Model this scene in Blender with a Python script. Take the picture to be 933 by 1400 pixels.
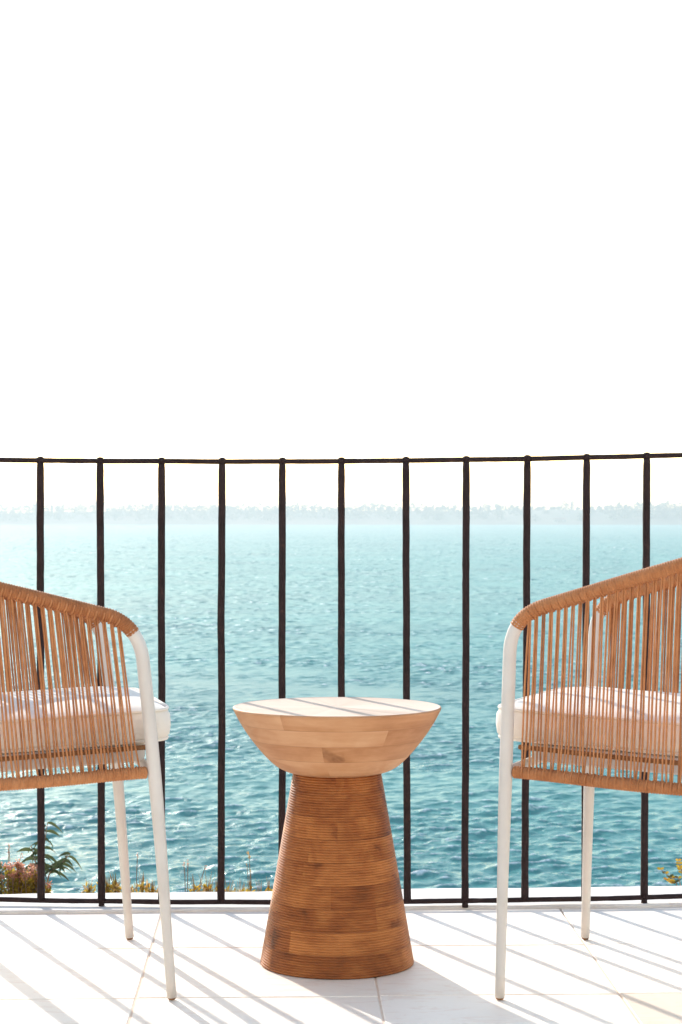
import bpy, math, random
import numpy as np
from mathutils import Vector, Matrix, noise as mnoise

for o in list(bpy.data.objects):
    bpy.data.objects.remove(o, do_unlink=True)
scene = bpy.context.scene
COL = scene.collection
PI = math.pi
R = math.radians

# ------------------------------------------------------------------ camera
CAM_H = 0.87
cam_d = bpy.data.cameras.new("camera")
cam = bpy.data.objects.new("camera", cam_d)
COL.objects.link(cam)
cam.location = (0, 0, CAM_H)
cam.rotation_euler = (R(90), 0, 0)
cam_d.sensor_fit = 'HORIZONTAL'
cam_d.sensor_width = 24.0
cam_d.lens = 72.0
cam_d.clip_start = 0.05
cam_d.clip_end = 30000
cam_d.dof.use_dof = True
cam_d.dof.focus_distance = 4.1
cam_d.dof.aperture_fstop = 20
scene.camera = cam

# ------------------------------------------------------------------ sky and sun
SUN_AZ, SUN_EL = 24.6, 26.0          # degrees left of the view axis, above the horizon
world = bpy.data.worlds.new("World")
scene.world = world
world.use_nodes = True
wn = world.node_tree
bg = wn.nodes["Background"]
sky = wn.nodes.new("ShaderNodeTexSky")
sky.sky_type = 'NISHITA'
sky.sun_disc = False
sky.sun_elevation = R(SUN_EL)
sky.sun_rotation = R(-SUN_AZ)
sky.air_density = 1.3
sky.dust_density = 0.5
sky.ozone_density = 0.0
wn.links.new(sky.outputs[0], bg.inputs[0])
bg.inputs[1].default_value = 0.13

sd = bpy.data.lights.new("sun", 'SUN')
sd.energy = 2.3
sd.angle = R(0.5)
sd.color = (1.0, 0.93, 0.84)
sun = bpy.data.objects.new("sun", sd)
COL.objects.link(sun)
sdir = Vector((-math.sin(R(SUN_AZ)) * math.cos(R(SUN_EL)), math.cos(R(SUN_AZ)) * math.cos(R(SUN_EL)), math.sin(R(SUN_EL))))
sun.rotation_euler = sdir.to_track_quat('Z', 'Y').to_euler()
sun.location = (-5, 8, 6)

vs = scene.view_settings
vs.view_transform = 'Standard'
vs.look = 'None'
vs.exposure = 1.38
vs.gamma = 1.0
vs.use_curve_mapping = False
scene.cycles.use_denoising = True
scene.cycles.volume_bounces = 1
scene.cycles.max_bounces = 8
scene.cycles.sample_clamp_indirect = 6
scene.cycles.caustics_reflective = False
scene.cycles.caustics_refractive = False

rnd = random.Random(7)
rng = np.random.default_rng(11)

# ------------------------------------------------------------------ helpers
def link(o, parent=None):
    COL.objects.link(o)
    if parent is not None:
        o.parent = parent
    return o

def mesh(name, verts, faces, mat=None, parent=None, smooth=True):
    me = bpy.data.meshes.new(name)
    me.from_pydata([tuple(v) for v in verts], [], faces)
    if smooth:
        me.polygons.foreach_set("use_smooth", [True] * len(me.polygons))
    me.update()
    if mat:
        me.materials.append(mat)
    return link(bpy.data.objects.new(name, me), parent)

def grid_mesh(name, P, mat=None, parent=None, smooth=True, wrap=False):
    """P: rows x cols x 3 numpy array -> mesh built fast."""
    r, c = P.shape[:2]
    idx = np.arange(r * c).reshape(r, c)
    if wrap:
        nxt = np.roll(idx, -1, axis=1)
        q = np.stack([idx[:-1], nxt[:-1], nxt[1:], idx[1:]], -1).reshape(-1, 4)
    else:
        q = np.stack([idx[:-1, :-1], idx[:-1, 1:], idx[1:, 1:], idx[1:, :-1]], -1).reshape(-1, 4)
    me = bpy.data.meshes.new(name)
    me.vertices.add(r * c)
    me.vertices.foreach_set("co", P.reshape(-1).astype(np.float32))
    n = len(q)
    me.loops.add(n * 4)
    me.loops.foreach_set("vertex_index", q.reshape(-1).astype(np.int32))
    me.polygons.add(n)
    me.polygons.foreach_set("loop_start", np.arange(0, n * 4, 4, dtype=np.int32))
    me.polygons.foreach_set("use_smooth", np.full(n, smooth))
    me.update(calc_edges=True)
    me.validate()
    if mat:
        me.materials.append(mat)
    return link(bpy.data.objects.new(name, me), parent)

def empty(name, loc, rz=0):
    o = bpy.data.objects.new(name, None)
    o.empty_display_size = 0.1
    link(o)
    o.location = loc
    o.rotation_euler = (0, 0, rz)
    return o

def tag(o, label=None, cat=None, group=None, kind=None):
    if label: o["label"] = label
    if cat: o["category"] = cat
    if group: o["group"] = group
    if kind: o["kind"] = kind
    return o

def tube(pts, rad, n=8, caps=True, squash=None):
    """verts, faces of a swept tube; rad a number or list."""
    pts = [Vector(p) for p in pts]
    m = len(pts)
    if not hasattr(rad, '__len__'):
        rad = [rad] * m
    V, F = [], []
    t0 = (pts[1] - pts[0]).normalized()
    ref = Vector((0, 0, 1)) if abs(t0.z) < 0.9 else Vector((0, 1, 0))
    a = t0.cross(ref).normalized()
    for i in range(m):
        t = (pts[min(i + 1, m - 1)] - pts[max(i - 1, 0)]).normalized()
        a = (a - t * a.dot(t)).normalized()
        b = t.cross(a)
        for k in range(n):
            an = 2 * PI * k / n
            V.append(pts[i] + (a * math.cos(an) + b * math.sin(an)) * rad[i])
    for i in range(m - 1):
        for k in range(n):
            k2 = (k + 1) % n
            F.append((i * n + k, i * n + k2, (i + 1) * n + k2, (i + 1) * n + k))
    if caps:
        F.append(tuple(range(n - 1, -1, -1)))
        F.append(tuple((m - 1) * n + k for k in range(n)))
    return V, F

def catmull(P, per=6):
    P = [Vector(p) for p in P]
    Q = [P[0] * 2 - P[1]] + P + [P[-1] * 2 - P[-2]]
    out = []
    for i in range(1, len(Q) - 2):
        p0, p1, p2, p3 = Q[i - 1:i + 3]
        for k in range(per):
            t = k / per
            out.append(0.5 * ((2 * p1) + (p2 - p0) * t + (2 * p0 - 5 * p1 + 4 * p2 - p3) * t * t + (3 * p1 - p0 - 3 * p2 + p3) * t ** 3))
    out.append(P[-1])
    return out

def resample(P, step):
    L = [0.0]
    for a, b in zip(P, P[1:]):
        L.append(L[-1] + (b - a).length)
    n = max(2, int(L[-1] / step))
    out, j = [], 0
    for i in range(n + 1):
        s = L[-1] * i / n
        while j < len(P) - 2 and L[j + 1] < s:
            j += 1
        f = (s - L[j]) / max(1e-9, L[j + 1] - L[j])
        out.append(P[j].lerp(P[j + 1], min(1, f)))
    return out

class MB:
    def __init__(self): self.V, self.F = [], []
    def add(self, vf):
        V, F = vf
        o = len(self.V)
        self.V += [tuple(v) for v in V]
        self.F += [tuple(i + o for i in f) for f in F]
    def build(self, name, mat, parent=None, smooth=True):
        return mesh(name, self.V, self.F, mat, parent, smooth)

def box_vf(x0, x1, y0, y1, z0, z1):
    V = [(x, y, z) for z in (z0, z1) for y in (y0, y1) for x in (x0, x1)]
    F = [(0, 2, 3, 1), (4, 5, 7, 6), (0, 1, 5, 4), (2, 6, 7, 3), (0, 4, 6, 2), (1, 3, 7, 5)]
    return V, F

# ------------------------------------------------------------------ materials
class NT:
    def __init__(self, name):
        self.m = bpy.data.materials.new(name)
        self.m.use_nodes = True
        self.t = self.m.node_tree
        self.p = self.t.nodes["Principled BSDF"]
        self.out = self.t.nodes["Material Output"]
    def n(self, typ, **kw):
        nd = self.t.nodes.new(typ)
        for k, v in kw.items():
            setattr(nd, k, v)
        return nd
    def l(self, a, b): self.t.links.new(a, b)
    def set(self, **kw):
        for k, v in kw.items():
            self.p.inputs[k.replace('_', ' ')].default_value = v
    def math(self, op, a, b=None, c=None):
        nd = self.n("ShaderNodeMath", operation=op)
        for i, v in enumerate((a, b, c)):
            if v is None: continue
            if isinstance(v, (int, float)): nd.inputs[i].default_value = v
            else: self.l(v, nd.inputs[i])
        return nd.outputs[0]
    def noise(self, vec, scale, detail=4, rough=0.55, dist=0.0):
        nd = self.n("ShaderNodeTexNoise")
        nd.inputs["Scale"].default_value = scale
        nd.inputs["Detail"].default_value = detail
        nd.inputs["Roughness"].default_value = rough
        nd.inputs["Distortion"].default_value = dist
        if vec is not None: self.l(vec, nd.inputs["Vector"])
        return nd.outputs["Fac"]
    def ramp(self, fac, stops):
        nd = self.n("ShaderNodeValToRGB")
        cr = nd.color_ramp
        while len(cr.elements) < len(stops): cr.elements.new(0.5)
        for e, (p, c) in zip(cr.elements, stops):
            e.position = p
            e.color = (*c, 1) if len(c) == 3 else c
        self.l(fac, nd.inputs[0])
        return nd.outputs[0]
    def mix(self, fac, a, b, blend='MIX'):
        nd = self.n("ShaderNodeMix", data_type='RGBA', blend_type=blend)
        for i, v in ((0, fac), (6, a), (7, b)):
            if isinstance(v, (int, float)): nd.inputs[i].default_value = v
            elif isinstance(v, tuple): nd.inputs[i].default_value = (*v, 1)
            else: self.l(v, nd.inputs[i])
        return nd.outputs[2]
    def bump(self, h, strength=0.3, dist=0.01):
        nd = self.n("ShaderNodeBump")
        nd.inputs["Strength"].default_value = strength
        nd.inputs["Distance"].default_value = dist
        self.l(h, nd.inputs["Height"])
        self.l(nd.outputs[0], self.p.inputs["Normal"])
    def obj(self): return self.n("ShaderNodeTexCoord").outputs["Object"]
    def world(self): return self.n("ShaderNodeNewGeometry").outputs["Position"]
    def base(self, c): self.l(c, self.p.inputs["Base Color"])
    def map(self, vec, scale):
        nd = self.n("ShaderNodeMapping")
        nd.inputs["Scale"].default_value = scale
        self.l(vec, nd.inputs["Vector"])
        return nd.outputs[0]

def m_tile(name, c0, c1, vein):
    t = NT(name)
    w = t.world()
    a = t.noise(w, 3.0, 5, 0.6)
    b = t.noise(t.map(w, (5, 14, 5)), 1.6, 6, 0.7, 1.5)
    col = t.ramp(a, [(0.3, c0), (0.7, c1)])
    col = t.mix(t.ramp(b, [(0.52, (0, 0, 0)), (0.60, (0.5, 0.5, 0.5)), (0.68, (0, 0, 0))]), col, vein)
    oi = t.n("ShaderNodeObjectInfo")
    v = t.math('MULTIPLY_ADD', oi.outputs["Random"], 0.10, 0.92)
    sp = t.noise(w, 160, 3, 0.7)
    v = t.math('MULTIPLY', v, t.math('MULTIPLY_ADD', sp, 0.10, 0.95))
    mx = t.n("ShaderNodeMix", data_type='RGBA', blend_type='MULTIPLY')
    mx.inputs[0].default_value = 1
    t.l(col, mx.inputs[6])
    cb = t.n("ShaderNodeCombineColor")
    for i in range(3): t.l(v, cb.inputs[i])
    t.l(cb.outputs[0], mx.inputs[7])
    t.base(mx.outputs[2])
    t.set(Roughness=0.55)
    t.p.inputs["Specular IOR Level"].default_value = 0.3
    t.bump(t.noise(w, 90, 4), 0.15, 0.002)
    return t.m

M = {}
M['tile'] = m_tile("tile_stone", (0.90, 0.79, 0.675), (0.94, 0.845, 0.74), (0.80, 0.62, 0.49))
M['tile_peach'] = m_tile("tile_peach_stone", (0.76, 0.62, 0.49), (0.82, 0.69, 0.56), (0.70, 0.53, 0.39))

t = NT("grout")
w = t.world()
t.base(t.ramp(t.noise(w, 30, 4), [(0.3, (0.70, 0.53, 0.40)), (0.7, (0.80, 0.64, 0.51))]))
t.set(Roughness=0.9)
M['grout'] = t.m

t = NT("ledge_stone")
w = t.world()
c = t.ramp(t.noise(w, 9, 6, 0.65), [(0.3, (0.64, 0.58, 0.53)), (0.65, (0.79, 0.75, 0.70))])
c = t.mix(t.ramp(t.noise(w, 28, 5, 0.7), [(0.60, (0, 0, 0)), (0.74, (0.55, 0.55, 0.55))]), c, (0.50, 0.36, 0.28))
t.base(c); t.set(Roughness=0.8)
t.bump(t.noise(w, 60, 6, 0.7), 0.35, 0.004)
M['ledge'] = t.m

t = NT("wrought_iron")
w = t.world()
c = t.ramp(t.noise(w, 35, 5, 0.65), [(0.3, (0.018, 0.009, 0.009)), (0.62, (0.032, 0.017, 0.017)), (0.8, (0.070, 0.030, 0.022))])
t.base(c); t.set(Roughness=0.7)
t.p.inputs["Specular IOR Level"].default_value = 0.2
t.bump(t.noise(w, 140, 5, 0.7), 0.5, 0.003)
M['iron'] = t.m

t = NT("white_metal")
w = t.world()
t.base(t.ramp(t.noise(w, 14, 3), [(0.3, (0.60, 0.545, 0.495)), (0.7, (0.66, 0.605, 0.555))]))
t.set(Roughness=0.5)
t.bump(t.noise(w, 500, 2), 0.08, 0.001)
M['white'] = t.m

def m_rope(name, dark, mid, lite):
    t = NT(name)
    w = t.world()
    oi = t.n("ShaderNodeObjectInfo")
    a = t.noise(w, 40, 4, 0.6)
    f = t.math('ADD', t.math('MULTIPLY', a, 0.7), t.math('MULTIPLY', oi.outputs["Random"], 0.3))
    t.base(t.ramp(f, [(0.28, dark), (0.5, mid), (0.75, lite)]))
    t.set(Roughness=0.75)
    t.p.inputs["Specular IOR Level"].default_value = 0.25
    t.bump(t.noise(w, 420, 3, 0.7), 0.5, 0.002)
    return t.m
M['rope'] = m_rope("rope", (0.31, 0.113, 0.041), (0.435, 0.170, 0.065), (0.54, 0.237, 0.100))
M['rope_dark'] = m_rope("rope_dark", (0.20, 0.09, 0.035), (0.27, 0.125, 0.05), (0.34, 0.17, 0.075))

t = NT("cushion_fabric")
o_ = t.obj()
c = t.ramp(t.noise(o_, 7, 4), [(0.3, (0.82, 0.74, 0.64)), (0.7, (0.89, 0.81, 0.715))])
t.base(c); t.set(Roughness=0.95)
t.p.inputs["Specular IOR Level"].default_value = 0.1
t.p.inputs["Sheen Weight"].default_value = 0.15
wv = t.n("ShaderNodeTexWave"); wv.inputs["Scale"].default_value = 160; wv.inputs["Distortion"].default_value = 1.0
t.l(o_, wv.inputs["Vector"])
h = t.math('ADD', t.math('MULTIPLY', wv.outputs["Fac"], 0.12), t.math('MULTIPLY', t.noise(o_, 11, 4), 1.0))
t.bump(h, 0.5, 0.01)
M['cushion'] = t.m

def m_wood(name, stops, layer_h, nblk, ring=False):
    t = NT(name)
    o_ = t.obj()
    s = t.n("ShaderNodeSeparateXYZ"); t.l(o_, s.inputs[0])
    x, y, z = s.outputs
    th = t.math('MULTIPLY', t.math('ARCTAN2', y, x), 1 / (2 * PI))
    zl = t.math('DIVIDE', z, layer_h)
    layer = t.math('FLOOR', zl)
    w1 = t.n("ShaderNodeTexWhiteNoise", noise_dimensions='1D'); t.l(layer, w1.inputs["W"])
    ph = t.math('ADD', t.math('MULTIPLY', th, nblk), t.math('MULTIPLY', w1.outputs["Value"], 7.3))
    blk = t.math('FLOOR', ph)
    cv = t.n("ShaderNodeCombineXYZ"); t.l(layer, cv.inputs[0]); t.l(blk, cv.inputs[1])
    w2 = t.n("ShaderNodeTexWhiteNoise", noise_dimensions='2D'); t.l(cv.outputs[0], w2.inputs["Vector"])
    tone = w2.outputs["Value"]
    # grain runs round the piece; blotches and figure per block
    gv = t.n("ShaderNodeCombineXYZ")
    t.l(t.math('MULTIPLY', th, 9.0), gv.inputs[0]); t.l(t.math('MULTIPLY', z, 70.0), gv.inputs[1]); t.l(t.math('MULTIPLY', tone, 37.0), gv.inputs[2])
    g = t.noise(gv.outputs[0], 1.0, 6, 0.65, 0.8)
    bv = t.n("ShaderNodeCombineXYZ")
    t.l(t.math('MULTIPLY', th, 8.0), bv.inputs[0]); t.l(t.math('MULTIPLY', z, 11.0), bv.inputs[1]); t.l(t.math('MULTIPLY', tone, 91.0), bv.inputs[2])
    b = t.noise(bv.outputs[0], 1.0, 4, 0.55, 0.5)
    f = t.math('ADD', t.math('ADD', t.math('MULTIPLY', tone, 0.20), t.math('MULTIPLY', g, 0.30)), t.math('MULTIPLY', b, 0.52))
    col = t.ramp(f, stops)
    kn = t.ramp(b, [(0.26, (1, 1, 1)), (0.37, (0, 0, 0))])
    col = t.mix(t.math('MULTIPLY', kn, 0.75), col, (stops[0][1][0] * 0.35, stops[0][1][1] * 0.35, stops[0][1][2] * 0.4))
    # thin glue lines between the layers
    fr = t.math('FRACT', zl)
    gl = t.math('LESS_THAN', fr, 0.03)
    col = t.mix(t.math('MULTIPLY', gl, 0.35), col, (stops[0][1][0] * 0.5, stops[0][1][1] * 0.5, stops[0][1][2] * 0.5))
    t.base(col)
    t.set(Roughness=0.6)
    t.p.inputs["Specular IOR Level"].default_value = 0.3
    t.bump(g, 0.25, 0.002)
    return t.m
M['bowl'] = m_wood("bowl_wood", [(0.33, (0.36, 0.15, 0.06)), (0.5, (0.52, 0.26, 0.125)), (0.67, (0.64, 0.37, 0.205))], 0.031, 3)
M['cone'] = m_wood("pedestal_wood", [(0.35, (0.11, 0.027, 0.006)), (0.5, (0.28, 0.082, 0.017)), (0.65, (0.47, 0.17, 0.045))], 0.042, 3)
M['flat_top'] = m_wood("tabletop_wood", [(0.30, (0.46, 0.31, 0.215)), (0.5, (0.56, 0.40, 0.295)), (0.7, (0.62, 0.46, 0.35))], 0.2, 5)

# sea: teal body, foam and residual roughness come from the wave field itself
t = NT("sea_water")
w = t.world()
at_f = t.n("ShaderNodeAttribute", attribute_name="foam")
at_r = t.n("ShaderNodeAttribute", attribute_name="rough")
big = t.noise(t.map(w, (0.02, 0.035, 0.02)), 1.0, 3)
body = t.ramp(big, [(0.3, (0.016, 0.178, 0.170)), (0.7, (0.030, 0.235, 0.215))])
fz = t.noise(t.map(w, (3.2, 3.2, 3.2)), 1.0, 5, 0.75, 0.6)
ff = t.math('MULTIPLY', at_f.outputs["Fac"], t.math('MULTIPLY_ADD', fz, 4.5, -1.6))
fcl = t.n("ShaderNodeClamp"); t.l(ff, fcl.inputs[0])
t.base(t.mix(fcl.outputs[0], body, (0.78, 0.80, 0.80)))
rg = t.math('ADD', at_r.outputs["Fac"], t.math('MULTIPLY', fcl.outputs[0], 0.5))
t.l(rg, t.p.inputs["Roughness"])
t.p.inputs["IOR"].default_value = 1.33
t.p.inputs["Specular IOR Level"].default_value = 0.20
rip = t.math('ADD', t.noise(t.map(w, (3.4, 5.6, 3)), 1.0, 4, 0.6, 0.4), t.math('MULTIPLY', t.noise(t.map(w, (9, 13, 9)), 1.0, 3, 0.6), 0.35))
t.bump(rip, 0.9, 0.07)
M['sea'] = t.m

t = NT("shore_soil")
w = t.world()
t.base(t.ramp(t.noise(w, 6, 6, 0.7), [(0.3, (0.16, 0.115, 0.07)), (0.7, (0.34, 0.26, 0.18))]))
t.set(Roughness=0.95)
t.bump(t.noise(w, 20, 6, 0.7), 0.7, 0.05)
M['soil'] = t.m

t = NT("far_land")
w = t.world()
sz = t.n("ShaderNodeSeparateXYZ"); t.l(w, sz.inputs[0])
f = t.noise(t.map(w, (0.012, 0.006, 0.05)), 1.0, 5, 0.6)
c = t.ramp(f, [(0.35, (0.05, 0.06, 0.035)), (0.5, (0.10, 0.09, 0.06)), (0.7, (0.18, 0.14, 0.10))])
t.base(c); t.set(Roughness=1.0)
M['far_land'] = t.m

def m_leaf(name, stops, trans=0.5, scale=30):
    t = NT(name)
    w = t.world()
    oi = t.n("ShaderNodeObjectInfo")
    f = t.math('ADD', t.math('MULTIPLY', t.noise(w, scale, 3), 0.8), t.math('MULTIPLY', oi.outputs["Random"], 0.2))
    c = t.ramp(f, stops)
    t.base(c); t.set(Roughness=0.6)
    t.p.inputs["Specular IOR Level"].default_value = 0.25
    tr = t.n("ShaderNodeBsdfTranslucent"); t.l(c, tr.inputs[0])
    ms = t.n("ShaderNodeMixShader"); ms.inputs[0].default_value = trans
    t.l(t.p.outputs[0], ms.inputs[1]); t.l(tr.outputs[0], ms.inputs[2]); t.l(ms.outputs[0], t.out.inputs[0])
    return t.m
M['olive'] = m_leaf("olive_leaf", [(0.3, (0.05, 0.075, 0.035)), (0.7, (0.11, 0.135, 0.06))])
M['yellowgreen'] = m_leaf("yellow_green_leaf", [(0.3, (0.30, 0.24, 0.03)), (0.55, (0.50, 0.34, 0.05)), (0.8, (0.54, 0.25, 0.06))], 0.7)
M['drygrass'] = m_leaf("dry_grass", [(0.3, (0.42, 0.24, 0.07)), (0.6, (0.58, 0.38, 0.17)), (0.8, (0.64, 0.48, 0.30))], 0.55)
M['pinkflower'] = m_leaf("faded_flower", [(0.3, (0.58, 0.27, 0.18)), (0.7, (0.70, 0.42, 0.32))], 0.65, 60)
M['stem'] = m_leaf("dry_stem", [(0.3, (0.26, 0.17, 0.11)), (0.7, (0.42, 0.30, 0.21))], 0.2)
M['woodland'] = m_leaf("woodland_leaf", [(0.3, (0.035, 0.045, 0.025)), (0.7, (0.06, 0.075, 0.04))], 0.1, 0.02)

t = NT("plaster_wall")
t.base(t.ramp(t.noise(t.world(), 0.5, 4), [(0.3, (0.32, 0.30, 0.28)), (0.7, (0.42, 0.40, 0.37))])); t.set(Roughness=0.9)
M['plaster'] = t.m
t = NT("white_plaster")
t.base(t.ramp(t.noise(t.world(), 3, 5), [(0.3, (0.76, 0.72, 0.67)), (0.7, (0.82, 0.78, 0.73))])); t.set(Roughness=0.9)
t.bump(t.noise(t.world(), 70, 4), 0.3, 0.003)
M['white_plaster'] = t.m
t = NT("roof_tile")
t.base(t.ramp(t.noise(t.world(), 0.8, 4), [(0.3, (0.18, 0.09, 0.06)), (0.7, (0.26, 0.14, 0.10))])); t.set(Roughness=0.9)
M['roof'] = t.m
t = NT("dark_opening")
t.base(t.ramp(t.noise(t.world(), 2.0, 2), [(0.3, (0.02, 0.022, 0.025)), (0.7, (0.035, 0.04, 0.045))])); t.set(Roughness=0.4)
M['opening'] = t.m

# ================================================================== SEA
SEA_Z = -13.1
FOC = 2800.0
H_SEA = CAM_H - SEA_Z
def build_sea():
    rows = [22.0]
    while rows[-1] < 2700:
        r = rows[-1]
        rows.append(r + max(0.12, min(r * r / (2047 * H_SEA) * (0.55 if r < 110 else 0.38 if r < 700 else 0.7), 30.0)) if r > 60 else r + 0.8)
    rr = np.array(rows)
    fine = np.linspace(-R(13.5), R(13.5), 560)
    mid = np.linspace(R(13.5), R(38), 150)[1:]
    far = np.linspace(R(38), R(88), 40)[1:]
    th = np.concatenate([-far[::-1], -mid[::-1], fine, mid, far])
    RR, TH = np.meshgrid(rr, th, indexing='ij')
    X = RR * np.sin(TH); Y = RR * np.cos(TH)
    dr = np.gradient(rr)[:, None]
    dth = np.gradient(th)[None, :]
    sp_r = dr * np.ones_like(X)
    sp_t = RR * dth
    N = 150
    lam = np.exp(rng.uniform(math.log(0.30), math.log(6.5), N))
    wind = R(-90 + 14)                       # blowing towards the terrace, a little to the right
    ang = wind + rng.normal(0, 0.55, N)
    k = 2 * PI / lam
    # slope per wave: broad peak near 3 m
    slope = np.exp(-(np.log(lam / 1.0) ** 2) / (2 * 0.8 ** 2))
    slope *= rng.uniform(0.5, 1.3, N)
    slope *= math.sqrt(2 * 0.055 / np.sum(slope ** 2))
    amp = slope / k
    ph = rng.uniform(0, 2 * PI, N)
    # slow gusts modulate the chop so patches differ
    gust = np.zeros_like(X)
    for i in range(9):
        a_ = rng.uniform(0, 2 * PI); L = rng.uniform(7, 90)
        gust += np.sin(2 * PI / L * (X * math.cos(a_) + Y * math.sin(a_)) + rng.uniform(0, 6.28))
    gust = 1.0 + 0.13 * gust
    Zd = np.zeros_like(X); Xd = np.zeros_like(X); Yd = np.zeros_like(X)
    J = np.zeros_like(X); lost = np.zeros_like(X); Sx = np.zeros_like(X); Sy = np.zeros_like(X)
    keep = np.clip(1.05 - RR / 1700.0, 0.25, 0.85)
    for i in range(N):
        cx, cy = math.cos(ang[i]), math.sin(ang[i])
        eff = np.sqrt((sp_r * cy) ** 2 + (sp_t * cx) ** 2) + 1e-6
        f = np.clip((lam[i] / eff - 1.3) / 1.6, 0, 1)
        p = k[i] * (X * cx + Y * cy) + ph[i]
        s, c = np.sin(p), np.cos(p)
        A = amp[i] * f * gust
        Zd += A * c
        Xd -= 0.85 * A * cx * s
        Yd -= 0.85 * A * cy * s
        fn = np.maximum(f, keep if lam[i] > 0.5 else 0.5 * keep)
        gs = slope[i] * fn * gust * s
        J += slope[i] * fn * c * gust
        Sx += gs * cx; Sy += gs * cy
        lost += 0.5 * slope[i] ** 2 * (1 - fn * fn)
    P = np.stack([X + Xd, Y + Yd, SEA_Z + Zd], -1)
    o = grid_mesh("sea", P, M['sea'])
    den = np.clip(1 - 0.6 * J, 0.45, 1.6)
    Nn = np.stack([Sx / den, Sy / den, np.ones_like(Sx)], -1)
    Nn /= np.linalg.norm(Nn, axis=-1, keepdims=True)
    o.data.normals_split_custom_set_from_vertices(Nn.reshape(-1, 3).tolist())
    foam = np.clip((J - 0.34) / 0.24, 0, 1)
    rough = np.sqrt(np.sqrt(2 * (lost + 0.0006)))
    rough = np.clip(rough, 0.12, 0.5)
    for nm, a in (("foam", foam), ("rough", rough)):
        at = o.data.attributes.new(nm, 'FLOAT', 'POINT')
        at.data.foreach_set("value", a.reshape(-1).astype(np.float32))
    tag(o, kind='structure')
    return o
build_sea()

# ================================================================== FAR SHORE
def fbm(x, y, z=0.0):
    return mnoise.fractal(Vector((x, y, z)), 1.0, 2.0, 4)
SHORE = 2240.0
def land_h(x, y):
    d = y - SHORE - 22 * fbm(x * 0.004, 3.1)
    if d < 0: return d * 0.05
    s = min(1, d / 160.0)
    base = 1.2 * min(1, d / 12.0) + s * s * (3 - 2 * s) * (12.5 + 4.0 * fbm(x * 0.003, 7.7) + 2.0 * max(0, x / 400))
    return base + min(1, d / 40) * 1.2 * fbm(x * 0.02, y * 0.02)
xs = np.linspace(-1500, 1500, 180)
ys = np.concatenate([np.linspace(SHORE - 60, SHORE + 220, 40), np.linspace(SHORE + 240, SHORE + 900, 12)])
P = np.array([[(x, y, SEA_Z - 0.1 + land_h(x, y)) for x in xs] for y in ys])
tag(grid_mesh("far_shore", P, M['far_land']), kind='structure')

def crown_h(px):
    """height of the wood's outline above the water, in metres, read along the shore."""
    prof = [(-600, 24), (0, 25), (110, 27), (200, 25), (300, 25), (384, 24), (400, 27), (432, 27), (446, 21), (480, 21), (500, 24), (515, 28),
            (535, 24), (560, 25), (575, 23), (640, 22), (655, 25), (680, 24), (700, 22), (730, 18), (762, 18), (772, 28), (786, 27), (792, 20),
            (830, 20), (842, 27), (855, 23), (880, 27), (930, 26), (1500, 26)]
    for (a, ha), (b, hb) in zip(prof, prof[1:]):
        if a <= px <= b:
            return ha + (hb - ha) * (px - a) / (b - a)
    return 24
mbw = MB()
r2 = random.Random(5)
wv, wf = [], []
for row, (dy, n) in enumerate(((50, 230), (95, 260), (150, 330))):
    for i in range(n):
        x = -820 + 1640 * (i + r2.uniform(-0.4, 0.4)) / n
        y = SHORE + dy + r2.uniform(-18, 18)
        g = land_h(x, y)
        px = 466.5 + x * FOC / y
        if row < 2 and 690 < px < 792 and r2.random() < 0.85:
            continue                                   # the bare pale slope
        if row == 0 and r2.random() < 0.25: continue
        top = crown_h(px) * r2.uniform(0.80, 1.04) * (0.72, 0.88, 1.0)[row]
        h = max(4.0, top - g)
        w_ = r2.uniform(0.35, 0.6) * min(h, 13) + 1.5
        spiky = r2.random() < 0.12
        for q in range(90):
            u = r2.random() ** 0.7
            a = r2.uniform(0, 2 * PI)
            zz = h * (0.12 + 0.88 * r2.random())
            tt = zz / h
            prof = (1 - tt) * 0.8 if spiky else math.sqrt(max(0.0, 1 - (2 * tt - 0.95) ** 2)) * 0.95 + 0.08
            rad = w_ * prof * u * (0.7 + 0.5 * r2.random())
            c = Vector((x + rad * math.cos(a), y + rad * math.sin(a), SEA_Z + g + zz))
            s = r2.uniform(0.5, 1.3)
            d1 = Vector((r2.gauss(0, 1), r2.gauss(0, 1), r2.gauss(0, 1))).normalized() * s
            d2 = Vector((r2.gauss(0, 1), r2.gauss(0, 1), r2.gauss(0, 1))).normalized().cross(d1).normalized() * s
            b0 = len(wv)
            wv += [c - d1, c + d2 * 0.8, c + d1, c - d2 * 0.8]
            wf.append((b0, b0 + 1, b0 + 2, b0 + 3))
wo = mesh("distant_woodland", wv, wf, M['woodland'], smooth=False)
tag(wo, "hazy belt of trees along the far shore beyond the sea", "woodland", kind='stuff')

# low building by the water on the far side
bx, by = (766 - 466.5) * (SHORE + 34) / FOC, SHORE + 34
bz = SEA_Z + land_h(bx, by) - 1.0
bd = empty("shore_building", (bx, by, bz))
mesh("wall", *box_vf(-6.5, 6.5, -3, 3, 0, 4.2), M['plaster'], bd, False)
mesh("roof", [(-7.1, -3.6, 4.1), (7.1, -3.6, 4.1), (7.1, 3.6, 4.1), (-7.1, 3.6, 4.1), (-7.1, 0, 5.9), (7.1, 0, 5.9)],
     [(0, 1, 5, 4), (2, 3, 4, 5), (0, 4, 3), (1, 2, 5), (0, 3, 2, 1)], M['roof'], bd, False)
for k in range(4):
    mesh("window" if k != 1 else "door", *box_vf(-5 + k * 3.0, -3.6 + k * 3.0, -3.06, -2.9, 1.9 if k != 1 else 1.0, 3.2), M['opening'], bd, False)
tag(bd, "small low building at the water's edge below the bare slope of the far shore", "building")

# ================================================================== TERRACE
def edge_lip(x): return 4.4625 + 0.0565 * x         # near edge of the raised ledge
def edge_back(x): return 4.668 + 0.070 * x           # seaward edge of the ledge

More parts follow.
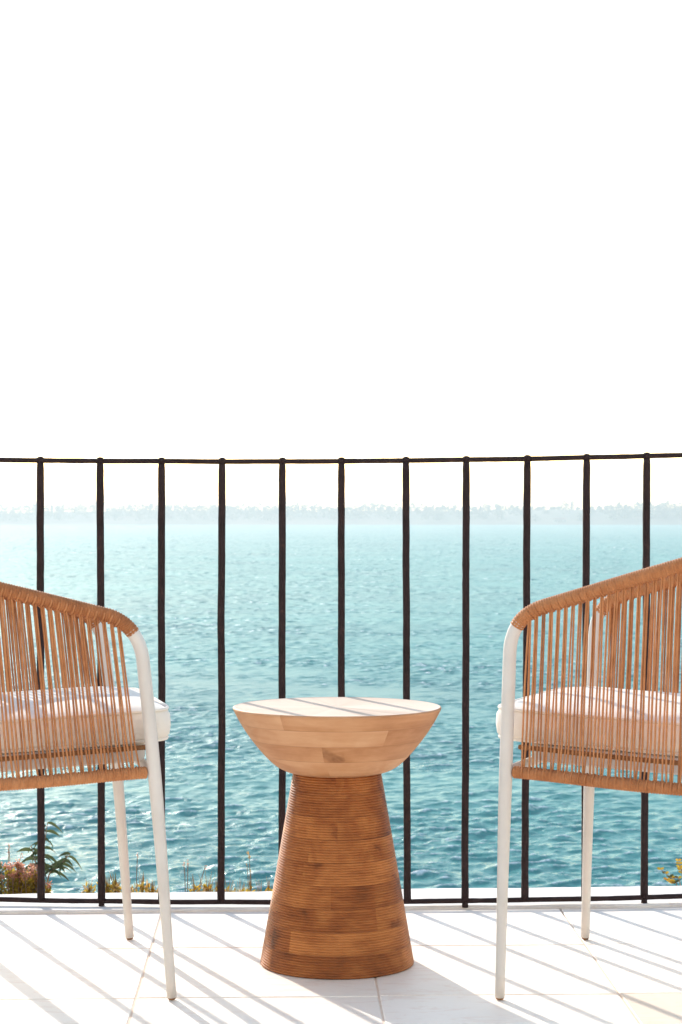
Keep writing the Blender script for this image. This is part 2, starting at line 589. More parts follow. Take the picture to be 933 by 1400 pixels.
TW, TD, JG = 0.435, 0.42, 0.0035
floor_root = mesh("terrace_floor", *box_vf(-3.4, 3.4, -1.2, 4.40, -0.30, -0.0018), M['grout'], None, False)
tag(floor_root, kind='structure')
def tile_vf(w, d, h=0.02, b=0.0018):
    x, y = w / 2, d / 2
    V = [(-x, -y, -h), (x, -y, -h), (x, y, -h), (-x, y, -h), (-x, -y, -b), (x, -y, -b), (x, y, -b), (-x, y, -b),
         (-x + b, -y + b, 0), (x - b, -y + b, 0), (x - b, y - b, 0), (-x + b, y - b, 0)]
    F = [(3, 2, 1, 0)] + [(a, (a + 1) % 4, (a + 1) % 4 + 4, a + 4) for a in range(4)] + [(a + 4, (a + 1) % 4 + 4, (a + 1) % 4 + 8, a + 8) for a in range(4)] + [(8, 9, 10, 11)]
    return V, F
tile_me = tile_peach_me = None
rot = R(1.6)
ox, oy = -0.3785, 4.085                               # a joint crossing
for j in range(-12, 1):
    for i in range(-7, 8):
        lx, ly = (i + 0.5) * TW, (j + 0.5) * TD
        x = ox + lx * math.cos(rot) - ly * math.sin(rot)
        y = oy + lx * math.sin(rot) + ly * math.cos(rot) + 0.012 * x
        peach = (i == 2 and j == -2)
        me = tile_peach_me if peach else tile_me
        if me is None:
            o = mesh("tile", *tile_vf(TW - JG, TD - JG), M['tile_peach' if peach else 'tile'], floor_root, False)
            if peach: tile_peach_me = o.data
            else: tile_me = o.data
        else:
            o = link(bpy.data.objects.new("tile", me), floor_root)
        o.location = (x, y, rnd.uniform(-0.0004, 0.0004))
        o.rotation_euler = (0, 0, rot)

# unseen white house front, added behind the camera to bounce sunlight onto shaded sides
fc = empty("added_bounce_facade", (0, -1.22, 0))
def boxp(name, mat, par, *b): return mesh(name, *box_vf(*b), M[mat], par, False)
wall_mb = MB()
for b in ((-4.6, -2.4, -0.3, 0, -0.3, 3.3), (-0.9, 0.7, -0.3, 0, -0.3, 3.3), (2.2, 4.6, -0.3, 0, -0.3, 3.3), (-2.4, -0.9, -0.3, 0, 2.25, 3.3), (0.7, 2.2, -0.3, 0, 2.25, 3.3)):
    wall_mb.add(box_vf(*b))
wall_mb.build("wall", M['white_plaster'], fc, False)
boxp("cornice", 'white_plaster', fc, -4.7, 4.7, -0.35, 0.08, 3.302, 3.45)
for x0 in (-2.4, 0.7):
    d = boxp("door", 'opening', fc, x0 + 0.06, x0 + 1.44, -0.22, -0.18, 0.03, 2.19)
    for (a, b_, c, e) in ((0.002, 0.06, 0.004, 2.246), (1.44, 1.498, 0.004, 2.246), (0.06, 1.44, 2.19, 2.246), (0.71, 0.79, 0.03, 2.19)):
        boxp("frame", 'white', d, x0 + a, x0 + b_, -0.24, -0.15, c, e)
tag(fc, "added unseen white facade with two glazed doors, bouncing sunlight onto the terrace", "house")

# the ledge the railing stands on
n = 160
xs = np.linspace(-3.4, 3.4, n)
prof = []
LIP = 0.008
for x in xs:
    y0, y1 = edge_lip(x), edge_back(x)
    w0 = 0.004 * fbm(x * 3, 1.0) + 0.0025 * fbm(x * 17, 2.0)
    w1 = 0.012 * fbm(x * 2.3, 5.0) + 0.006 * fbm(x * 11, 6.0)
    hz = 0.0012 * fbm(x * 9, 8.0)
    prof.append([(x, y0 + w0, -0.28), (x, y0 + w0, LIP - 0.004 + hz), (x, y0 + w0 + 0.003, LIP + hz), (x, y0 * 0.6 + y1 * 0.4, LIP + hz * 0.5 + 0.001),
                 (x, y1 + w1 - 0.006, LIP + 0.0005), (x, y1 + w1, LIP - 0.008), (x, y1 + w1 + 0.004, -0.6)])
lo = grid_mesh("ledge", np.array(prof).transpose(1, 0, 2), M['ledge'])
lo.data.polygons.foreach_set("use_smooth", [False] * len(lo.data.polygons))
tag(lo, kind='structure')

# slope falling from the terrace to the water
def bank_z(x, y):
    d = y - 4.70
    z = -0.055 - 0.30 * d if d < 1.2 else -0.415 - 0.62 * (d - 1.2)
    z += 0.03 * fbm(x * 2.5, y * 2.5) * min(1, 0.4 + d)
    z += 0.050 * math.exp(-((x + 0.62) / 0.13) ** 2) * math.exp(-((y - 4.80) / 0.09) ** 2)
    if d > 2: z += 0.6 * fbm(x * 0.2, y * 0.2) * min(1, (d - 2) / 3)
    return max(z, SEA_Z - 0.8)
bxs = np.concatenate([np.linspace(-26, -2.2, 40), np.linspace(-2.1, 2.1, 90), np.linspace(2.2, 26, 40)])
bys = np.concatenate([np.linspace(4.45, 6.2, 36), np.linspace(6.4, 29, 60)])
P = np.array([[(x, y, bank_z(x, y) if y > 4.66 + 0.07 * x or abs(x) > 3.4 else bank_z(x, y) - 0.03) for x in bxs] for y in bys])
tag(grid_mesh("bank", P, M['soil']), kind='structure')

# ================================================================== RAILING
def rail_y(x):
    return 4.472 + 0.018 * (x / 0.75) + 0.030 * (x / 0.75) ** 2 if abs(x) < 1.2 else 4.472 + 0.018 * (x / 0.75) + 0.030 * 2.56
def top_z(x):
    q = max(-1.3, min(1.3, x / 0.75))
    return 0.9815 + 0.0055 * q + 0.0085 * q * q
def bot_z(x):
    q = max(-1.3, min(1.3, x / 0.75))
    return 0.0175 + 0.003 * q * q
rail = empty("balcony_railing", (0, rail_y(0), LIP))
OFF = Vector((0, rail_y(0), LIP))
def wob(p, s, a): return a * Vector((mnoise.noise(p * s), mnoise.noise(p * s + Vector((9, 3, 1))), mnoise.noise(p * s + Vector((2, 7, 5)))))
def bar(name, fz, r, seed):
    pts, rad = [], []
    for i in range(400):
        x = -3.3 + 6.6 * i / 399
        p = Vector((x, rail_y(x), fz(x)))
        p += wob(p + Vector((seed, 0, 0)), 6, 0.0016)
        pts.append(p - OFF)
        rad.append(r * (1 + 0.10 * mnoise.noise(Vector((x * 30, seed, 0))) + 0.08 * mnoise.noise(Vector((x * 90, seed, 3)))))
    return mesh(name, *tube(pts, rad, 8), M['iron'], rail)
bar("top_rail", top_z, 0.0055, 1.0)
bar("bottom_rail", bot_z, 0.0056, 4.0)
# top and bottom places of the bars along the rail (m)
def X_at(px): return (px - 466.5) * 4.49 / FOC
tops = [56, 138, 222, 304.5, 386.5, 467, 555, 637.5, 721.5, 803.5, 887]
bots = [57, 140, 222, 303, 386, 467, 557, 636, 718, 801, 883.5]
pairs = [(X_at(a), X_at(b)) for a, b in zip(tops, bots)]
st = 0.1335
pairs = [(pairs[0][0] - st * k + rnd.uniform(-.003, .003), pairs[0][0] - st * k + rnd.uniform(-.003, .003)) for k in range(18, 0, -1)] + pairs + \
        [(pairs[-1][0] + st * k + rnd.uniform(-.003, .003), pairs[-1][0] + st * k + rnd.uniform(-.003, .003)) for k in range(1, 18)]
POST = 16                                             # one heavier upright
for bi, (xt, xb) in enumerate(pairs):
    mb = MB()
    pts, rad = [], []
    n = 46
    z0, z1 = bot_z(xb), top_z(xt)
    for i in range(n + 1):
        f = i / n
        x = xb + (xt - xb) * f
        p = Vector((x, rail_y(x), z0 + (z1 - z0) * f))
        p += wob(p + Vector((0, 0, bi)), 4, 0.0022) * math.sin(PI * f) + wob(p, 25, 0.0006)
        pts.append(p - OFF)
        rad.append((0.0175 if bi == POST else 0.0094 if 0 < i < n else 0.0080) * (1 + 0.06 * mnoise.noise(Vector((bi, f * 40, 0))) + 0.22 * math.exp(-((f * n) / 0.9) ** 2)))
    V, F = tube(pts, rad, 4)
    # square bar turned to face the terrace, with soft corners from an 8-gon
    V8, F8 = [], []
    for p, r in zip(pts, rad):
        for k in range(8):
            a = PI / 4 * k + PI / 8
            rr_ = r * 0.97
            V8.append(p + Vector((max(-0.78, min(0.78, math.cos(a) * 1.05)) * rr_ * 1.08, max(-0.78, min(0.78, math.sin(a) * 1.05)) * rr_ * 1.08, 0)))
    m_ = len(pts)
    for i in range(m_ - 1):
        for k in range(8):
            F8.append((i * 8 + k, i * 8 + (k + 1) % 8, (i + 1) * 8 + (k + 1) % 8, (i + 1) * 8 + k))
    F8 += [tuple(range(7, -1, -1)), tuple((m_ - 1) * 8 + k for k in range(8))]
    mb.add((V8, F8))
    bo = mb.build("post" if bi == POST else "baluster", M['iron'], rail)
    # rivet head on the top rail, where the bar comes through
    hp = Vector((xt, rail_y(xt), top_z(xt))) - OFF
    V, F = tube([hp + Vector((0, 0, -0.004)), hp + Vector((0, 0, 0.004)), hp + Vector((0, 0, 0.0072)), hp + Vector((0, 0, 0.0084))], [0.0085, 0.0085, 0.0062, 0.002], 8)
    mesh("rivet", V, F, M['iron'], bo)
    if bi % 3 == 1:
        fp = Vector((xb, rail_y(xb), bot_z(xb))) - OFF
        V, F = tube([fp, Vector((fp.x, fp.y, -0.004))], [0.006, 0.0075], 8)
        mesh("foot", V, F, M['iron'], bo)
tag(rail, "dark brown wrought iron balcony railing on the white ledge before the sea", "railing")

# ================================================================== SIDE TABLE
TBX, TBY = -0.0075, 3.948
tb = empty("side_table", (TBX, TBY, 0))
def lathe(name, prof, mat, parent, seg=112):
    P = np.zeros((len(prof), seg, 3))
    a = np.arange(seg) * 2 * PI / seg
    for i, (r, z) in enumerate(prof):
        P[i, :, 0] = r * np.cos(a); P[i, :, 1] = r * np.sin(a); P[i, :, 2] = z
    return grid_mesh(name, P, mat, parent, wrap=True)
zb, zt, rb, rt = 0.0, 0.372, 0.1485, 0.0845
prof = [(0.0005, 0.001), (rb - 0.003, 0.001)]
NR = 78
for i in range(NR):
    for k, d in enumerate((0.0030, 0.0005, 0.0, 0.0, 0.0005)):
        f = (i + (0.0, 0.16, 0.36, 0.64, 0.84)[k]) / NR
        prof.append((rb + (rt - rb) * f - d, zb + 0.002 + (zt - zb - 0.002) * f))
prof.append((rt - 0.002, zt))
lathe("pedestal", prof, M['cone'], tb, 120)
pts = [(0.060, 0.3665), (0.088, 0.3685), (0.117, 0.381), (0.144, 0.4065), (0.1685, 0.437), (0.187, 0.465), (0.1975, 0.4845), (0.2005, 0.4905)]
cp = catmull([Vector((r, 0, z)) for r, z in pts], 7)
prof = [(p.x, p.z) for p in cp] + [(0.2012, 0.4920), (0.2002, 0.4945), (0.1985, 0.4952)]
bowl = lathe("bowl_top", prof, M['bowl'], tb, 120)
prof = [(0.1986, 0.49515), (0.197, 0.4948), (0.19, 0.4943), (0.15, 0.4940), (0.08, 0.4939), (0.0005, 0.4939)]
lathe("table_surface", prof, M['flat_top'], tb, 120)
tag(tb, "round wooden side table with bowl shaped top on ribbed conical pedestal", "side table")

# ================================================================== CHAIRS
def smooth01(t): t = max(0, min(1, t)); return t * t * (3 - 2 * t)
def plan_curve(u0, half0, half, uc, ub, ex=2.4, n=30):
    """U outline seen from above: right side (v<0) front -> back -> left side front."""
    L = []
    for i in range(12):
        u = u0 + (uc - u0) * i / 12
        L.append((u, -(half0 + (half - half0) * smooth01((u0 - u) / (u0 - uc)))))
    for i in range(n + 1):
        a = PI * i / n
        c, s = math.cos(a), math.sin(a)
        L.append((uc - (uc - ub) * abs(s) ** (2 / ex), -half * (abs(c) ** (2 / ex)) * (1 if c >= 0 else -1)))
    for i in range(11, -1, -1):
        u = u0 + (uc - u0) * i / 12
        L.append((u, (half0 + (half - half0) * smooth01((u0 - u) / (u0 - uc)))))
    return L
def ribbed(pts, r, pitch, amp, knots, knot_r, n=10):
    P = resample(pts, pitch / 4)
    rad = []
    for i in range(len(P)):
        rad.append(r + amp * math.cos(2 * PI * i / 4 + 0.4))
    rad[0] = rad[-1] = r * 0.75
    return tube(P, rad, n)
def at_len(P, Ls, s):
    s = max(0, min(Ls[-1], s))
    j = 0
    lo_, hi_ = 0, len(Ls) - 2
    while lo_ < hi_:
        mid_ = (lo_ + hi_ + 1) // 2
        if Ls[mid_] <= s: lo_ = mid_
        else: hi_ = mid_ - 1
    f = (s - Ls[lo_]) / max(1e-9, Ls[lo_ + 1] - Ls[lo_])
    return P[lo_].lerp(P[lo_ + 1], min(1, f))
def lens(P):
    L = [0.0]
    for a, b in zip(P, P[1:]): L.append(L[-1] + (b - a).length)
    return L

def build_chair(loc, rz, lean, half, zfront, rise, drop, far, cush, label, seed):
    rr_ = random.Random(seed)
    ch = empty("rope_armchair", loc, rz)
    # --- front legs: foot -> up -> rounded bend into the arm
    u_top = -0.062 * lean
    def bend(s, f):                                     # quadratic curve round the corner of leg and arm
        P0 = Vector((-0.052 * lean, s * half, zfront - 0.062))
        C = Vector((u_top, s * half, zfront + 0.002))
        P2 = Vector((u_top - 0.062, s * half, zfront + 0.002 + rise * 0.062))
        p = P0 * (1 - f) ** 2 + C * (2 * f * (1 - f)) + P2 * f * f
        p.z -= drop * (0.5 + 0.5 * far * s)
        return p
    for s in (-1, 1):
        L = [Vector((0.0, s * half, 0.004)), Vector((-0.022 * lean, s * half, 0.30)), Vector((-0.038 * lean, s * half, 0.48))]
        pts = catmull(L, 6) + [bend(s, k / 10) for k in range(0, 6)]
        rad = [0.0088 + 0.0032 * smooth01(i / 9) for i in range(len(pts))]
        lg = mesh("leg", *tube(pts, rad, 14), M['white'], ch)
        mesh("foot_glide", *tube([(0, s * half, 0.0005), (0, s * half, 0.003), (0, s * half, 0.0095)], [0.006, 0.0078, 0.0086], 12), M['rope_dark'], lg)
    # --- arm and back rail, wrapped in rope
    uf = u_top
    back_u = -0.60
    plan = plan_curve(uf - 0.062, half, half + 0.026, -0.30, back_u)
    arm = [bend(-1, f) for f in (0.40, 0.5, 0.6, 0.7, 0.8, 0.9)]
    for (u, v) in plan:
        d = uf - u
        z = zfront + 0.002 + rise * d
        z = min(z, zfront + 0.002 + rise * 0.40 + (d - 0.40) * 0.10) if d > 0.40 else z
        z -= drop * (0.5 + 0.5 * far * v / (half + 0.026))
        arm.append(Vector((u, v, z)))
    arm += [bend(1, f) for f in (0.9, 0.8, 0.7, 0.6, 0.5, 0.40)]
    arm = resample(catmull(arm, 4), 0.003)
    ab = mesh("arm_rail", *ribbed(arm, 0.0130, 0.0048, 0.0009, None, 0), M['rope'], ch)
    # --- lower rail
    plan2 = plan_curve(-0.0315 * lean - 0.0125, half - 0.004, half + 0.030, -0.28, -0.565)
    low = [Vector((u, v, 0.4075 - 0.035 * (-u))) for (u, v) in plan2]
    low = resample(catmull(low, 3), 0.003)
    mesh("lower_rail", *ribbed(low, 0.0110, 0.0048, 0.0008, None, 0), M['rope'], ch)
    # --- inner seat rail
    plan3 = plan_curve(-0.030, half - 0.016, half + 0.002, -0.27, -0.535)
    sr = [Vector((u, v, 0.4515 - 0.045 * (-u))) for (u, v) in plan3]
    sr = resample(catmull(sr, 3), 0.004)
    mesh("seat_rail", *ribbed(sr, 0.0045, 0.0042, 0.0004, None, 0, 8), M['rope_dark'], ch)
    fr = MB()
    fr.add(tube([(-0.034 * lean, -half, 0.408), (-0.034 * lean, half, 0.408)], 0.009, 10))
    fr.build("front_stretcher", M['white'], ch)
    # --- rear legs and back posts
    for s in (-1, 1):
        pts = catmull([(-0.535, s * 0.225, 0.004), (-0.500, s * 0.222, 0.22), (-0.475, s * 0.220, 0.385), (-0.500, s * 0.226, 0.55), (-0.548, s * 0.210, zfront + 0.10)], 6)
        rad = [0.0088 + 0.0030 * smooth01(i / 12) for i in range(len(pts))]
        lg = mesh("leg", *tube(pts, rad, 12), M['white'], ch)
        mesh("foot_glide", *tube([(-0.535, s * 0.225, 0.0005), (-0.535, s * 0.225, 0.003), (-0.534, s * 0.225, 0.0095)], [0.006, 0.0078, 0.0086], 12), M['rope_dark'], lg)
    # --- strands: pairs from each knot on the arm to a knot on the lower rail
    La, Ll = lens(arm), lens(low)
    NK = int((La[-1] - 0.05) / 0.0145)
    knots = MB()
    for i in range(NK):
        f = (i + 0.5) / NK
        sa = 0.030 + f * (La[-1] - 0.060)
        sl = 0.012 + f * (Ll[-1] - 0.024)
        pitch_a = La[-1] / NK
        A0 = at_len(arm, La, sa); B0 = at_len(low, Ll, sl)
        ta = (at_len(arm, La, sa + 0.004) - at_len(arm, La, sa - 0.004)).normalized()
        outw = Vector((-ta.y, ta.x, 0)).normalized()
        # rope loop over the rail at the knot
        ring = []
        upv = ta.cross(outw).normalized()
        for k in range(9):
            an = -0.5 * PI - 0.15 + (0.62 * PI) * k / 8
            ring.append(A0 + (outw * math.cos(an) + upv * math.sin(an)) * 0.0134)
        knots.add(tube(ring, 0.0017, 5))
        tl = (at_len(low, Ll, sl + 0.004) - at_len(low, Ll, sl - 0.004)).normalized()
        ol = Vector((-tl.y, tl.x, 0)).normalized(); ul = tl.cross(ol).normalized()
        knots.add(tube([B0 + (ol * math.cos(q_) + ul * math.sin(q_)) * 0.0116 for q_ in (1.45, 1.0, 0.55, 0.1, -0.35, -0.8)], [0.0019, 0.0019, 0.0018, 0.0016, 0.0012, 0.0006], 5))
        for h in (-1, 1):
            jt = rr_.uniform(-0.0009, 0.0009)
            top = at_len(arm, La, sa + h * 0.0019) + outw * 0.004 - Vector((0, 0, 0.010))
            # spread at seat height, gather again at the lower rail, sometimes with the neighbouring strand
            frac = 0.5 + rr_.uniform(-0.05, 0.05)
            b1 = at_len(low, Ll, sl + h * 0.0033 * (1 + rr_.uniform(-.25, .25)) + jt)
            seat = top.lerp(b1, 0.80) + outw * 0.0012
            end = at_len(low, Ll, sl + h * (0.0016 if rr_.random() < 0.6 else 0.0058)) + Vector((0, 0, 0.007)) + outw * 0.003
            midp = top.lerp(seat, frac) + ta * rr_.uniform(-0.0012, 0.0012) + outw * rr_.uniform(-0.0008, 0.0008)
            r_ = 0.0018 * rr_.uniform(0.9, 1.12)
            mesh("rope_strand", *tube([top, midp, seat, end], [r_, r_ * 1.02, r_, r_], 6, caps=False), M['rope'], ch)
    tag(knots.build("knot_loops", M['rope'], ab), kind='stuff')
    # --- seat panel and cushion
    def outline(grow, nseg=72, uf_=cush, ub_=-0.515, hv=0.236, ex=11.0):
        cu, ru = (uf_ + ub_) / 2, (uf_ - ub_) / 2
        L = []
        for i in range(nseg):
            a = 2 * PI * i / nseg
            c, s = math.cos(a), math.sin(a)
            e = ex if c > 0 else 4.0
            L.append((cu + (ru + grow) * math.copysign(abs(c) ** (2 / e), c), (hv + grow) * math.copysign(abs(s) ** (2 / e), s)))
        return L
    def loft(rings, top_pt, bot_pt):
        V, F = [], []
        ns = len(rings[0])
        for rg in rings: V += rg
        for i in range(len(rings) - 1):
            for k in range(ns):
                k2 = (k + 1) % ns
                F.append((i * ns + k, i * ns + k2, (i + 1) * ns + k2, (i + 1) * ns + k))
        V += [bot_pt, top_pt]
        b, t_ = len(V) - 2, len(V) - 1
        last = (len(rings) - 1) * ns
        for k in range(ns):
            F.append((b, (k + 1) % ns, k)); F.append((t_, last + k, last + (k + 1) % ns))
        return V, F
    def tilt(u, z): return z + 0.045 * u
    prof = [(-0.10, 0.4565), (-0.030, 0.457), (-0.008, 0.4585), (0.0, 0.4620), (0.004, 0.468), (0.006, 0.483), (0.0045, 0.503), (0.0, 0.5125), (-0.007, 0.5170),
            (-0.025, 0.5215), (-0.06, 0.5270), (-0.12, 0.531), (-0.18, 0.532)]
    rings = []
    for g, z in prof:
        rg = []
        for (u, v) in outline(g):
            wz = 0.0022 * mnoise.noise(Vector((u * 9, v * 9, z * 9 + seed))) 
            wl = 0.0025 * mnoise.noise(Vector((u * 14 + seed, v * 14, z * 30)))
            rg.append((u + wl, v + wl, tilt(u, z) + wz))
        rings.append(rg)
    cu_ = mesh("cushion", *loft(rings, (-0.235, 0, tilt(-0.235, 0.532)), (-0.235, 0, tilt(-0.235, 0.450))), M['cushion'], ch)
    for z, g in ((0.5140, 0.0005), (0.4605, 0.0)):
        L = [Vector((u, v, tilt(u, z))) for (u, v) in outline(g)]
        L.append(L[0].copy())
        mesh("piping", *tube(L, 0.0032, 6, caps=False), M['cushion'], cu_)
    rings = [[(u, v, tilt(u, z)) for (u, v) in outline(g, uf_=-0.035, hv=0.238)] for g, z in ((-0.02, 0.424), (-0.002, 0.425), (0, 0.429), (0, 0.4520), (-0.004, 0.4552))]
    mesh("seat_panel", *loft(rings, (-0.235, 0, tilt(-0.235, 0.4555)), (-0.235, 0, tilt(-0.235, 0.424))), M['white'], ch)
    tag(ch, label, "armchair", "rope armchairs at the side table")
    return ch
build_chair((-0.366, 3.906, 0.0004), R(14.0), 1.0, 0.265, 0.672, 0.255, 0.014, 1, 0.006,
            "rope armchair with white frame and cushion, its front legs slanting, by the dried shrub side", 3)
build_chair((0.390, 3.906, 0.0004), R(180 - 22.6), 0.36, 0.278, 0.683, 0.30, 0.0, -1, 0.030,
            "rope armchair with white frame, steep rising arm and nearly upright front legs", 8)

# ================================================================== PLANTS BEHIND THE LEDGE
def leaf_vf(base, d, up, length, width, bend=0.3, n=3, nrm=None):
    d = d.normalized(); side = d.cross(nrm or up).normalized()
    V, F = [], []
    for i in range(n + 1):
        f = i / n
        p = base + d * (length * f) - up * (bend * length * f * f)
        wd = width * math.sin(PI * min(0.97, 0.12 + 0.86 * f)) * 0.5
        V += [p - side * wd, p + side * wd]
    for i in range(n):
        F.append((2 * i, 2 * i + 1, 2 * i + 3, 2 * i + 2))
    return V, F
def rv(r, zs=1.0): return Vector((r.gauss(0, 1), r.gauss(0, 1), r.gauss(0, 1) * zs)).normalized()
UP = Vector((0, 0, 1))
PY = 4.86
def gx(px, y=PY): return (px - 466.5) * y / FOC
def gz(py, y=PY): return CAM_H - (py - 700) * y / FOC

def shrub(x, y, w, top, label, seed, flowers):
    r = random.Random(seed)
    zb_ = bank_z(x, y) - 0.02
    root = empty("coastal_shrub", (x, y, zb_))
    h = top - zb_
    st, fo, fl = MB(), MB(), MB()
    for i in range(34):
        a = r.uniform(0, 2 * PI)
        rad = w * math.sqrt(r.random())
        tip = Vector((rad * math.cos(a), 0.6 * rad * math.sin(a), h * (0.62 + 0.38 * r.random()) * (1 - 0.3 * (rad / w) ** 2)))
        b0 = Vector((tip.x * 0.25, tip.y * 0.25, 0))
        mid_ = b0.lerp(tip, 0.5) + rv(r) * 0.008
        pth = catmull([b0, mid_, tip], 3)
        st.add(tube(pth, [0.0016 - 0.0008 * k / len(pth) for k in range(len(pth))], 4, caps=False))
        for k in range(34):
            f = 0.25 + 0.68 * r.random()
            p = b0.lerp(tip, f) + rv(r) * 0.006
            fo.add(leaf_vf(p, rv(r) + UP * 0.5, rv(r), r.uniform(0.008, 0.017), r.uniform(0.004, 0.007), 0.2, 2))
        if r.random() < flowers:
            for k in range(26):
                p = tip + rv(r) * r.uniform(0.001, 0.010)
                fl.add(leaf_vf(p, rv(r) + UP * 0.6, rv(r), r.uniform(0.004, 0.007), r.uniform(0.003, 0.005), 0.1, 2))
    st.build("stem", M['stem'], root); fo.build("foliage", M['yellowgreen'], root, False)
    if fl.V: fl.build("flower_heads", M['pinkflower'], root, False)
    tag(root, label, "shrub")
    return root
shrub(gx(24), PY, 0.040, gz(1168), "low yellow green shrub topped by faded pink flower clusters behind ledge", 2, 0.8)
shrub(gx(46), PY + 0.03, 0.036, gz(1180), "rusty flowering shrub with mustard leaves at the foot of a railing bar", 4, 0.55)

def dark_shrub(x, y, top, seed):
    r = random.Random(seed)
    zb_ = bank_z(x, y) - 0.02
    root = empty("dark_shrub", (x, y, zb_))
    h = top - zb_
    st, fo = MB(), MB()
    for i in range(10):
        tip = Vector((r.uniform(-0.03, 0.03), r.uniform(-0.02, 0.02), h * r.uniform(0.6, 1)))
        st.add(tube([Vector((0, 0, 0)), tip * 0.5 + rv(r) * 0.005, tip], [0.002, 0.0014, 0.0008], 5, caps=False))
        for k in range(26):
            p = tip * (0.3 + 0.7 * r.random()) + rv(r) * 0.006
            fo.add(leaf_vf(p, rv(r) + UP * 0.3, rv(r), r.uniform(0.010, 0.022), r.uniform(0.004, 0.007), 0.3, 2))
    st.build("stem", M['stem'], root); fo.build("foliage", M['olive'], root, False)
    tag(root, "dark olive leaved shrub beside the faded pink flowers", "shrub")
dark_shrub(gx(-4), PY + 0.02, gz(1178), 9)

def willow_sprig():
    r = random.Random(21)
    x, y = gx(56), PY + 0.05
    zb_ = bank_z(x, y) - 0.02
    root = empty("long_leaved_sprig", (x, y, zb_))
    B = Vector((x, y, zb_))
    def W(px, py, dy=0.0): return Vector((gx(px, y + dy), y + dy, gz(py, y + dy))) - B
    stems = [[Vector((0, 0, 0)), W(58, 1190), W(60, 1160), W(65, 1125)],
             [Vector((0.004, 0, 0)), W(66, 1200), W(80, 1185), W(96, 1168)],
             [Vector((-0.004, 0, 0)), W(52, 1195), W(47, 1175), W(43, 1158)]]
    for si, S in enumerate(stems):
        pth = catmull(S, 6)
        s_ = mesh("stem", *tube(pth, [0.0022 - 0.0014 * k / len(pth) for k in range(len(pth))], 6, caps=False), M['stem'], root)
        nl = (17, 20, 14)[si]
        for k in range(nl):
            f = 0.42 + 0.58 * k / (nl - 1)
            p = pth[min(len(pth) - 1, int(f * (len(pth) - 1)))]
            a = k * 2.4 + si
            d = Vector((math.cos(a), 0.6 * math.sin(a), r.uniform(-0.1, 0.6)))
            mesh("leaf", *leaf_vf(p, d, UP, r.uniform(0.034, 0.052) * (1 - 0.35 * (f - 0.42)), r.uniform(0.0075, 0.0105), r.uniform(0.5, 1.0), 4, Vector((r.uniform(-.4, .4), -0.8, 0.5))), M['olive'], s_)
    tag(root, "upright sprig with long narrow drooping grey green leaves behind a bar", "sprig")
willow_sprig()

def tuft(px, y, top_py, nb, spread, label, seed, head=None, cat="grass", green=0.5):
    r = random.Random(seed)
    x = gx(px, y)
    zb_ = bank_z(x, y) - 0.01
    root = empty("grass_tuft", (x, y, zb_))
    h = gz(top_py, y) - zb_
    g, d = MB(), MB()
    for i in range(nb):
        a = r.uniform(0, 2 * PI)
        lean = spread * r.random()
        tip = Vector((math.cos(a) * lean, math.sin(a) * lean * 0.6, h * r.uniform(0.45, 1.0)))
        mid_ = Vector((tip.x * 0.3, tip.y * 0.3, tip.z * 0.62))
        b0 = Vector((r.uniform(-1, 1) * 0.010, r.uniform(-1, 1) * 0.008, 0))
        pth = catmull([b0, mid_, tip], 3)
        (g if r.random() < green else d).add(tube(pth, [0.0012, 0.0013, 0.0012, 0.0010, 0.0008, 0.0006, 0.0003][:len(pth)], 3, caps=False))
    for i in range(nb * 5):
        p = Vector((r.gauss(0, spread * 0.45), r.gauss(0, spread * 0.3), h * r.uniform(0.2, 0.72)))
        (g if r.random() < 0.75 else d).add(leaf_vf(p, rv(r) + UP * 0.8, rv(r), r.uniform(0.008, 0.016), r.uniform(0.003, 0.006), 0.2, 2))
    if g.V: g.build("green_blades", M['yellowgreen'], root, False)
    if d.V: d.build("dry_blades", M['drygrass'], root, False)
    if head:
        for (hx, hy, L) in head:
            tip = Vector((gx(hx, y), y, gz(hy, y))) - Vector((x, y, zb_))
            b0 = Vector((tip.x * 0.6, 0, h * 0.3))
            s_ = mesh("stalk", *tube(catmull([b0, b0.lerp(tip, 0.5) + Vector((0.002, 0, 0)), tip], 4), 0.0006, 4, caps=False), M['stem'], root)
            sh = MB()
            dirv = Vector((-0.45, 0, 1)).normalized() * L
            for k in range(26):
                p = tip + dirv * (r.random() - 0.3) + rv(r) * L * 0.14
                sh.add(leaf_vf(p, dirv.normalized() + rv(r) * 0.5, rv(r), L * 0.32, L * 0.10, 0.1, 2))
            sh.build("seed_head", M['drygrass'], s_, False)
    tag(root, label, cat, "dry grass tufts behind the ledge")
tuft(122, PY, 1200, 20, 0.016, "sparse low tuft of dry grass behind the ledge beside the brown soil mound", 31)
tuft(146, PY, 1196, 26, 0.020, "bushy yellow green grass tuft growing against the foot of a railing bar", 32)
tuft(158, PY + 0.02, 1190, 24, 0.020, "taller dry grass tuft partly behind the set back slanting chair leg", 33)
tuft(176, PY + 0.05, 1198, 14, 0.020, "thin dry grass tuft just past the set back slanting chair leg", 38)
tuft(196, PY, 1192, 22, 0.020, "straw coloured grass tuft between the two slanting chair legs", 34, green=0.3)
tuft(208, PY - 0.01, 1200, 18, 0.014, "small olive grass tuft almost hidden by the nearer slanting chair leg", 35)
tuft(268, PY, 1194, 26, 0.020, "pale straw grass tuft standing at the open end of the grassy row", 41, green=0.15)
tuft(283, PY + 0.01, 1190, 26, 0.022, "wide mixed straw and olive grass tuft next to the pale straw one", 42, green=0.45)
tuft(296, PY, 1198, 20, 0.018, "greenest low grass tuft touching the bar beside the side table", 43, green=0.7)
tuft(312, PY + 0.01, 1194, 24, 0.018, "straw grass tuft just past the bar beside the side table", 44, green=0.35)
tuft(328, PY, 1199, 20, 0.020, "low olive grass tuft beside the one with fluffy seed heads", 45, green=0.5)
